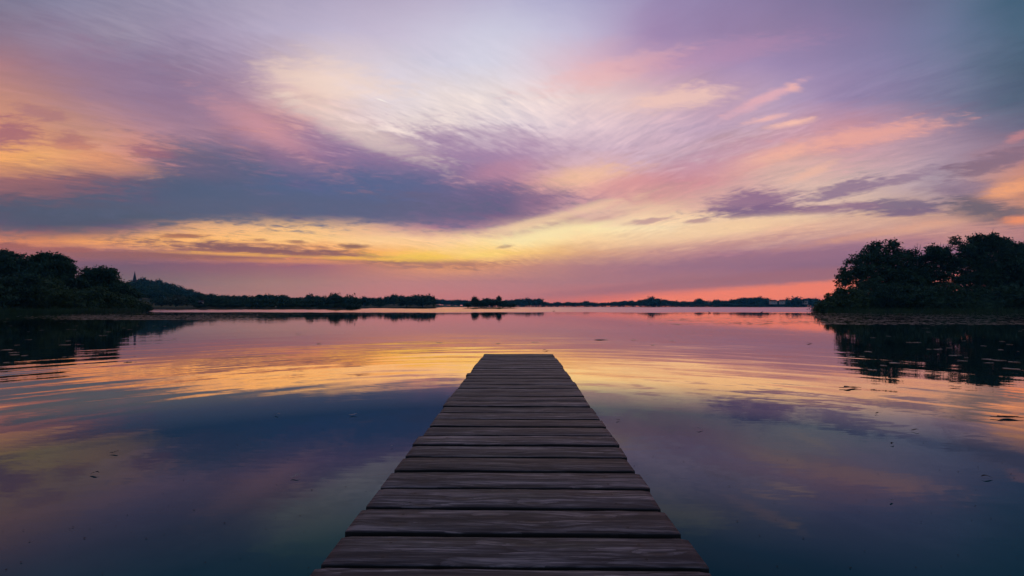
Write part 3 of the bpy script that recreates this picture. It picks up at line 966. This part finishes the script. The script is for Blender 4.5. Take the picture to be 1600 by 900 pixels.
def shore_row(x0, x1, step, prof, d0, d1, wid, label, group, dy=0.0, name='shore_tree'):
    px = x0
    while px < x1:
        top = profile(prof, px) + dy + FR.uniform(-1.0, 1.5)
        d = FR.uniform(d0, d1)
        far_tree(name, FR.choice(FAR), px, top, d, wid * FR.uniform(.85, 1.3), label, group)
        px += step * FR.uniform(.75, 1.25)


P1 = [(312,458),(320,457),(330,460),(345,459),(360,461),(375,462),(388,463),(398,461),(412,460),(425,461),(440,460),(452,464),(470,464),(482,461),(492,461),(505,463),(515,461),(525,458),(535,464),(548,461),(556,465)]
shore_row(316, 556, 11, P1, 300, 360, 15, 'dark tree along the skyline of the shore treeline between church hill and the middle', 'left far shore treeline')
shore_row(318, 556, 12, P1, 245, 285, 15, 'lower dark tree in front row of the shore treeline right of the church hill', 'left far shore treeline', 6)
shore_row(312, 558, 9, [(300,475),(560,475)], 228, 240, 11, 'low dark shrub at the water edge along the left far shore', 'low shrubs of the left far shore', 0, 'shore_shrub')
far_tree('round_tree', FAR_ROUND, 524, 459, 250, 20, 'tallest dark tree with a knob top in the shore treeline left of the meadow')
far_tree('round_tree', FAR_ROUND, 547, 461, 246, 22, 'dark round tree closing the shore treeline beside the meadow')
P2 = [(560,466),(570,463),(580,464),(592,464),(602,462),(615,461),(625,463),(640,462),(655,461),(668,462),(676,466)]
shore_row(562, 678, 10, P2, 470, 540, 15, 'dark tree in the wood behind the strip of pale meadow', 'wood behind the meadow')
far_tree('round_tree', FAR_ROUND, 569, 464, 410, 16, 'dark tree at the left end of the pale meadow strip')
far_tree('round_tree', FAR_ROUND, 592, 472, 402, 18, 'small dark bush standing in the pale meadow', cat='bush')
far_tree('round_tree', FAR_ROUND, 635, 464, 408, 26, 'rounded dark tree at the right end of the meadow strip')
far_tree('round_tree', FAR_ROUND, 660, 461, 404, 34, 'large dome-shaped tree at the water in the middle of the far shore')
far_tree('poplar_tree', FAR_THIN, 677.5, 463, 430, 9, 'slim upright poplar at the right end of the mid-shore wood')
P3 = [(676,468),(690,468),(700,470),(710,469),(722,468),(735,470),(780,469),(800,468),(815,466),(830,467),(845,467),(852,471),(865,473),(880,472),(900,473),(915,471),(925,471),(930,474),(945,472),(965,471),(985,470),(1004,470)]
shore_row(682, 1004, 9, P3, 940, 1060, 13, 'tiny blue-dark tree in the distant shoreline between the mid-shore wood and the round clump', 'distant middle shoreline trees')
P4 = [(1000,471),(1010,467),(1020,464),(1028,466),(1034,469),(1045,468),(1055,470),(1062,471),(1078,471),(1085,468),(1092,467),(1100,470),(1112,470),(1120,468),(1130,470),(1140,468),(1155,466),(1175,465),(1190,464),(1198,466),(1204,470),(1228,471),(1252,470),(1262,466),(1275,466),(1282,470)]
shore_row(1002, 1284, 9, P4, 930, 1010, 13, 'tiny dark tree in the distant shoreline left of the right promontory', 'distant right shoreline trees')
shore_row(1002, 1284, 10, [(1000,474),(1290,474.5)], 912, 925, 12, 'tiny dark shrub at the waterline of the distant shore left of the right promontory', 'low shrubs of the distant right shore', 0, 'shore_shrub')
far_tree('round_tree', FAR_ROUND, 1020, 464.0, 920, 24, 'dark domed clump-like tree rising from the distant shore right of the pier end')
far_tree('round_tree', FAR_ROUND, 1244, 464.0, 915, 22, 'dark domed tree between the pale distant houses')
far_tree('round_tree', FAR_ROUND, 1230, 465.0, 940, 6, 'small tree with a round head just left of the domed tree by the houses')

# islet in front of the far shore
def build_islet():
    V, Fc = [], []
    n, cx, cy = 40, (764 - 800) / F * 345, 345
    prof = [(1.25, -.6), (1.0, .02), (.8, .35), (.4, .6)]
    for k in range(n):
        a = 2 * math.pi * k / n
        w = 1 + .12 * math.sin(3 * a + 1) + .08 * math.sin(5 * a)
        for (q, z) in prof: V.append((cx + 20 * q * w * math.cos(a), cy + 8 * q * w * math.sin(a), z))
    V.append((cx, cy, .65))
    for k in range(n):
        k2 = (k + 1) % n
        for j in range(3): Fc.append((k * 4 + j, k2 * 4 + j, k2 * 4 + j + 1, k * 4 + j + 1))
        Fc.append((k * 4 + 3, k2 * 4 + 3, len(V) - 1))
    tag(link('islet', mesh_np('islet', V, Fc, [M_GROUND], smooth=True)), kind='structure')


build_islet()
IS = [(731,473,12,'low dark bush at the left end of the islet'),(742,464,13,'dark pointed tree on the left half of the islet'),(752,470,14,'low dark tree in the dip of the islet trees'),
      (760,465.5,14,'dark tree in the middle of the islet'),(770,467,14,'dark tree right of the islet middle, under the airy tree'),(779,462,10,'tallest airy tree of the islet, its round head above the others'),(786,470,18,'rounded dark bush right of the airy islet tree'),
      (798,474,14,'low dark bush at the right end of the islet')]
for i, (px, top, wd, lab) in enumerate(IS):
    far_tree('islet_tree', FAR[i % 6], px, top, 345 + (i % 3) * 2, wd, lab, 'trees of the small islet', base=.3)

# distant wood closing the view: one mass
def build_wood():
    r = np.random.default_rng(77)
    lobes = []
    prof = [(150,472),(320,471),(560,471),(690,471.5),(860,474),(1000,472),(1060,470),(1110,471),(1200,471),(1300,471)]
    for px in np.arange(150, 1310, 3.0):
        d = 1250 + r.uniform(-60, 60)
        top = profile(prof, px) + r.uniform(-.7, .9)
        p = at(px, top, d)
        h = p.z
        lobes.append(((p.x, p.y, h * .5), (8.0, 8.0, h * .52)))
    V, Fc = leaf_cloud(lobes, 16000, 2.6, r, .6)
    V[:, 2] = np.clip(V[:, 2], 0, None)
    o = link('distant_woodland', mesh_np('distant_woodland', V, Fc, [M_LEAF]))
    tag(o, 'thin band of distant blue-dark woodland along the far horizon', 'woodland', kind='stuff')


build_wood()

# reeds fringing the two near banks: nobody could count them
def build_reeds():
    r = np.random.default_rng(91)
    V, Fc = [], []
    for (x0, x1, n) in ((-60, 232, 2600), (1272, 1680, 2600)):
        for _ in range(n):
            px = r.uniform(x0, x1)
            d = shore_d(px) + r.uniform(-.8, 2.2)
            h = r.uniform(.5, 1.35)
            x, y = (px - 800) / F * d, d
            z = -.1
            lx, ly = r.normal(0, .12), r.normal(0, .12)
            w = r.uniform(.02, .05)
            k = len(V)
            V += [(x - w, y, z), (x + w, y, z), (x + lx + w * .3, y + ly, z + h), (x + lx - w * .3, y + ly, z + h)]
            Fc.append((k, k + 1, k + 2, k + 3))
    o = link('reeds', mesh_np('reeds', V, np.array(Fc), [M_LEAF_BUSH]))
    tag(o, 'reeds fringing the two near banks at the waterline', 'reeds', kind='stuff')


build_reeds()

# ------------------------------------------------------------------ buildings
def church():
    d = 545
    p = at(210.5, 441, d)
    gz = ground_z(210.5, d)
    root = empty('church', (p.x, p.y, gz), .25)
    tag(root, 'dark church with a slim pointed spire on top of the wooded hill', 'church')
    tip = CAM_Z + (HZ - 424.5) / F * d - gz
    tw = CAM_Z + (HZ - 441) / F * d - gz
    bm = bmesh.new()
    add_box(bm, (0, 0, tw / 2), (4.2, 4.2, tw))
    tower = bm_obj('tower', bm, M_STONE, root)
    for a in range(4):
        bm = bmesh.new()
        ang = a * math.pi / 2
        add_box(bm, (math.sin(ang) * 2.12, math.cos(ang) * 2.12, tw - 2.2), (1.0, .12, 2.2), -ang)
        bm_obj('belfry_opening', bm, M_PANE, tower)
    bm = bmesh.new()
    bmesh.ops.create_cone(bm, cap_ends=True, segments=8, radius1=2.5, radius2=.15, depth=tip - tw, matrix=Matrix.Translation((0, 0, (tip + tw) / 2)))
    bm_obj('spire', bm, M_SLATE, root)
    bm = bmesh.new()
    add_box(bm, (0, 0, tip + .55), (.12, .12, 1.2))
    add_box(bm, (0, 0, tip + .75), (.6, .1, .12))
    bm_obj('cross', bm, M_SLATE, root)
    bm = bmesh.new()
    add_box(bm, (9, 0, 3), (14, 6, 6))
    nave = bm_obj('nave', bm, M_STONE, root)
    bm = bmesh.new()
    vs = [bm.verts.new(v) for v in ((1.9, -3.3, 6), (16.3, -3.3, 6), (16.3, 3.3, 6), (1.9, 3.3, 6), (1.9, 0, 10), (16.3, 0, 10))]
    for f in ((0, 1, 5, 4), (2, 3, 4, 5), (1, 2, 5), (3, 0, 4), (3, 2, 1, 0)): bm.faces.new([vs[i] for i in f])
    bm_obj('roof', bm, M_SLATE, root)


church()


def house(px, base_py, d, w, dep, h, rh, rz, label, group, roof=M_TILE):
    p = at(px, base_py, d)
    root = empty('house', (p.x, p.y, p.z), rz)
    tag(root, label, 'house', group)
    bm = bmesh.new()
    add_box(bm, (0, 0, h / 2 - 1.5), (w, dep, h + 3))
    wall = bm_obj('wall', bm, M_RENDER, root)
    o = .35
    bm = bmesh.new()
    vs = [bm.verts.new(v) for v in ((-w / 2 - o, -dep / 2 - o, h + .003), (w / 2 + o, -dep / 2 - o, h + .003), (w / 2 + o, dep / 2 + o, h + .003), (-w / 2 - o, dep / 2 + o, h + .003), (-w / 2 - o, 0, h + rh), (w / 2 + o, 0, h + rh))]
    for f in ((0, 1, 5, 4), (2, 3, 4, 5), (1, 2, 5), (3, 0, 4), (3, 2, 1, 0)): bm.faces.new([vs[i] for i in f])
    rf = bm_obj('roof', bm, roof, root)
    bm = bmesh.new()
    add_box(bm, (w * .25, dep * .12, h + rh * .85), (.8, .8, rh * .7))
    bm_obj('chimney', bm, M_TILE, rf)
    for fx in (-.3, .3):
        bm = bmesh.new()
        add_box(bm, (fx * w, -dep / 2 - .02, h * .55), (1.1, .1, 1.2))
        bm_obj('window', bm, M_PANE, root)
    bm = bmesh.new()
    add_box(bm, (0, -dep / 2 - .02, 1.05), (1.0, .1, 2.1))
    bm_obj('door', bm, M_PANE, root)
    return root


house(1208, 473, 905, 12, 7, 3.2, 2.6, .1, 'wide pale house with low roof, leftmost behind the distant right shore', 'pale houses on the distant shore')
house(1222, 473, 907, 9, 7, 3.4, 2.6, -.3, 'pale house just left of the domed tree on the distant shore', 'pale houses on the distant shore')
house(1257.5, 473.3, 905, 9, 6, 3.4, 2.0, .2, 'pale house right of the domed tree, near the right promontory', 'pale houses on the distant shore', M_SLATE)
house(314.5, 478.2, 243, 1.6, 1.6, 2.2, .8, .2, 'tiny pale hut at the water below the church hill trees', None, M_SLATE)

# ------------------------------------------------------------------ things floating on the lake
def build_pads():
    r = np.random.default_rng(17)
    V, Fc = [], []

    def pad(x, y, s):
        k = len(V)
        a0 = r.uniform(0, 6.28)
        tx, ty = r.normal(0, .02), r.normal(0, .02)
        V.append((x, y, .008))
        for i in range(8):
            a = a0 + i * (6.28 - .5) / 7
            q = s * r.uniform(.85, 1.1)
            V.append((x + math.cos(a) * q, y + math.sin(a) * q, .009 + abs(tx * math.cos(a) + ty * math.sin(a)) * s))
        for i in range(7): Fc.append((k, k + 1 + i, k + 2 + i))
    # (px0, px1, py0, py1, count)
    strips = [(110, 420, 492.0, 499.5, 2600), (230, 690, 487.6, 491.5, 1100), (60, 240, 490.5, 497, 700), (560, 860, 488.5, 490.5, 260), (850, 1010, 488.2, 492.0, 420),
              (1000, 1290, 488.6, 500.0, 900), (1040, 1300, 500.0, 507.0, 420), (1270, 1640, 488.8, 497.0, 2200), (1290, 1640, 497, 507, 1300),
              (1340, 1640, 510, 580, 70), (0, 220, 500, 575, 70), (200, 420, 500, 530, 30), (420, 1250, 496, 545, 40)]
    for (a, b, y0, y1, n) in strips:
        made = 0
        # long ragged rafts
        while made < n:
            cx, cy = r.uniform(a, b), r.uniform(y0, y1)
            d = CAM_Z * F / (cy - HZ)
            X, Y = (cx - 800) / F * d, d
            m = int(r.integers(3, 18)) if n > 200 else int(r.integers(1, 4))
            L = r.uniform(1.0, 7.0) if n > 200 else .2
            for _ in range(m):
                x, y = X + r.normal() * L * .5, Y + r.normal() * L * .18
                if y > shore_d(x / y * F + 800) - .5: continue
                pad(x, y, r.uniform(.07, .2) if n > 200 else r.uniform(.04, .11))
            made += m
    o = link('lily_pads', mesh_np('lily_pads', V, np.array(Fc), [M_PAD]))
    tag(o, 'rafts of small floating lily leaves spread over the middle of the lake', 'lily pads', kind='stuff')
    # dust, seeds and insects on the near surface
    V, Fc = [], []
    for _ in range(280):
        py = HZ + 60 + 380 * r.uniform() ** .8
        px = r.uniform(-150, 1750)
        d = CAM_Z * F / (py - HZ)
        x, y = (px - 800) / F * d, d
        if abs(x - .0177 * y) < .68 and y < 7.75: continue
        s = r.uniform(.002, .0055)
        k = len(V)
        a0 = r.uniform(0, 6.28)
        for i in range(5):
            a = a0 + i * 1.2566
            V.append((x + math.cos(a) * s * r.uniform(.6, 1.7), y + math.sin(a) * s, .004 + .002 * (i % 2)))
        Fc.append((k, k + 1, k + 2, k + 3, k + 4))
    o = link('floating_specks', mesh_np('floating_specks', V, np.array(Fc), [M_SPECK]))
    tag(o, 'dark specks of dust and seeds strewn over the near water', 'specks', kind='stuff')


build_pads()


def float_leaf(px, py, wpx, rz, mat, label, name='floating_leaf', cat='leaf', twig=False, seed=0):
    d = CAM_Z * F / (py - HZ)
    L = wpx / F * d
    root_loc = ((px - 800) / F * d, d, .006)
    r = random.Random(seed)
    bm = bmesh.new()
    n = 9
    rows = []
    for i in range(n):
        u = i / (n - 1)
        w = L * .2 * math.sin(math.pi * min(1, u * .97 + .02)) ** .8 * (1 - .3 * u) * r.uniform(.85, 1.1)
        bend = .12 * L * math.sin(u * 2.2)
        z = .010 * math.sin(u * 5 + seed) * (L / .2) ** .5 + .010
        x = (u - .5) * L
        rows.append([bm.verts.new((x, bend - w, z + .25 * w)), bm.verts.new((x, bend, z)), bm.verts.new((x, bend + w, z + .3 * w))])
    for a, b in zip(rows, rows[1:]):
        bm.faces.new((a[0], b[0], b[1], a[1]))
        bm.faces.new((a[1], b[1], b[2], a[2]))
    if twig:
        v, f = tube([(-L * .75, .05 * L, .012), (-L * .4, 0, .016), (L * .1, .03 * L, .02), (L * .55, -.05 * L, .012)], [.004, .007, .007, .003], 5)
        vs = [bm.verts.new(q) for q in v]
        for q in f: bm.faces.new([vs[i] for i in q])
    o = bm_obj(name, bm, mat, smooth=True)
    o.location = root_loc
    o.rotation_euler = (0, 0, rz)
    return tag(o, label, cat, 'leaves adrift on the lake')


LV = [
 (853, 548.2, 11, .3, 'D', 'small dark leaf floating just beyond the end of the pier', False),
 (1331, 607, 27, .1, 'D', 'long dark leaf with a twig floating below the reflection of the right trees', True),
 (1577, 654, 34, -.1, 'D', 'dark leafy twig floating near the right edge of the picture', True),
 (1371, 647, 9, .2, 'D', 'little dark leaf floating between the two dark twigs on the right', False),
 (1430, 674, 12, -.3, 'D', 'slim dark leaf floating left of and below the leafy twig at the right edge', False),
 (1395, 695, 9, .4, 'D', 'small dark leaf floating below the slim leaf on the right', False),
 (1543, 748, 16, -.3, 'D', 'thin dark leaf alone in the blue water at lower right', False),
 (1265, 537, 11, 0, 'D', 'thin dark leaf floating in front of the right promontory reflection', False),
 (966, 657.5, 8, .2, 'D', 'small dark leaf floating close to the right side of the pier', False),
 (552, 649.5, 13, .3, 'L', 'pale pinkish leaf floating left of the pier, brightest there', False),
 (461, 747, 14, .4, 'L', 'crumpled pale leaf floating in the dark water at lower left', False),
 (433, 649, 9, 0, 'L', 'thin pale leaf floating left of the bright pinkish leaf', False),
 (612, 699, 5, .5, 'L', 'tiny pale leaf floating close to the left side of the pier', False),
 (1094, 672, 11, -.3, 'L', 'pale ragged leaf floating on the violet water right of the pier', False),
 (1394, 784, 9, .2, 'L', 'faint pale leaf in the dark blue water at lower right', False),
 (938, 531.5, 20, 0, 'L', 'pale raft of floating leaf bits beyond the pier end on the right', False),
 (178, 709, 13, .1, 'D', 'dark curled leaf floating on the orange reflection at left', False),
 (147, 742, 14, 0, 'D', 'flat dark leaf floating on the orange reflection at far left, lower than the curled one', False),
]
for i, (px, py, w, rz, k, lab, tw) in enumerate(LV):
    float_leaf(px, py, w, rz, M_LEAF_DEAD if k == 'D' else M_LEAF_LIGHT, lab, twig=tw, seed=i, name='floating_twig' if tw else 'floating_leaf', cat='twig' if tw else 'leaf')


def waterbird(px, py, label, rz):
    d = CAM_Z * F / (py - HZ)
    V = [(-.24, 0, .10), (-.12, 0, .05), (.06, 0, .07), (.16, 0, .12), (.18, 0, .24), (.20, 0, .31), (.28, 0, .31), (.33, 0, .295)]
    R = [.02, .085, .10, .07, .036, .045, .03, .008]
    v, f = tube(V, R, 10)
    f = list(f) + [tuple(range(10)), tuple(range(70, 80))]
    o = link('waterbird', mesh_np('waterbird', v, f, [M_BIRD], smooth=True))
    o.location = ((px - 800) / F * d, d, -.015)
    o.rotation_euler = (0, 0, rz)
    tag(o, label, 'bird', 'birds on the far water')


waterbird(865, 486.6, 'tiny dark bird on the bright water strip just right of the pier end', .3)
waterbird(1109, 489.2, 'tiny dark bird on the pink water halfway between the pier and the right promontory', 2.8)
waterbird(1190, 488.4, 'tiny dark bird on the far water nearest the right promontory', .2)

# ------------------------------------------------------------------ evening air
def build_haze():
    m = bpy.data.materials.new('evening_haze')
    m.use_nodes = True
    m.node_tree.nodes.clear()
    N = NT(m.node_tree)
    out = N.new('ShaderNodeOutputMaterial')
    v = N.new('ShaderNodeVolumePrincipled')
    v.inputs['Color'].default_value = (.06, .50, 1.0, 1)
    v.inputs['Absorption Color'].default_value = (1, 1, 1, 1)
    v.inputs['Density'].default_value = HAZE
    v.inputs['Anisotropy'].default_value = .45
    N.l.new(v.outputs[0], out.inputs['Volume'])
    bm = bmesh.new()
    add_box(bm, (0, 0, 43), (5400, 3500, 94))
    o = bm_obj('haze', bm, m)
    o['kind'] = 'stuff'
    o['label'] = 'thin bluish evening air over the lake'
    o['category'] = 'haze'


HAZE = .00017
build_haze()

# ------------------------------------------------------------------ camera and output
cam = bpy.data.cameras.new('camera')
co = bpy.data.objects.new('camera', cam)
COL.objects.link(co)
co.location = (0, 0, CAM_Z)
co.rotation_euler = (math.pi / 2, 0, 0)
cam.sensor_width = 36
cam.lens = F / 1600 * 36
cam.shift_y = (HZ - 450) / 1600.0
cam.clip_start = .05
cam.clip_end = 20000
scene.camera = co
vs = scene.view_settings
scene.display_settings.display_device = 'sRGB'
vs.view_transform = 'Standard'
vs.look = 'None'
vs.exposure = 0
vs.gamma = 1
vs.use_curve_mapping = False
scene.cycles.max_bounces = 5
scene.cycles.glossy_bounces = 3
scene.cycles.diffuse_bounces = 2
scene.cycles.caustics_reflective = False
scene.cycles.use_denoising = True
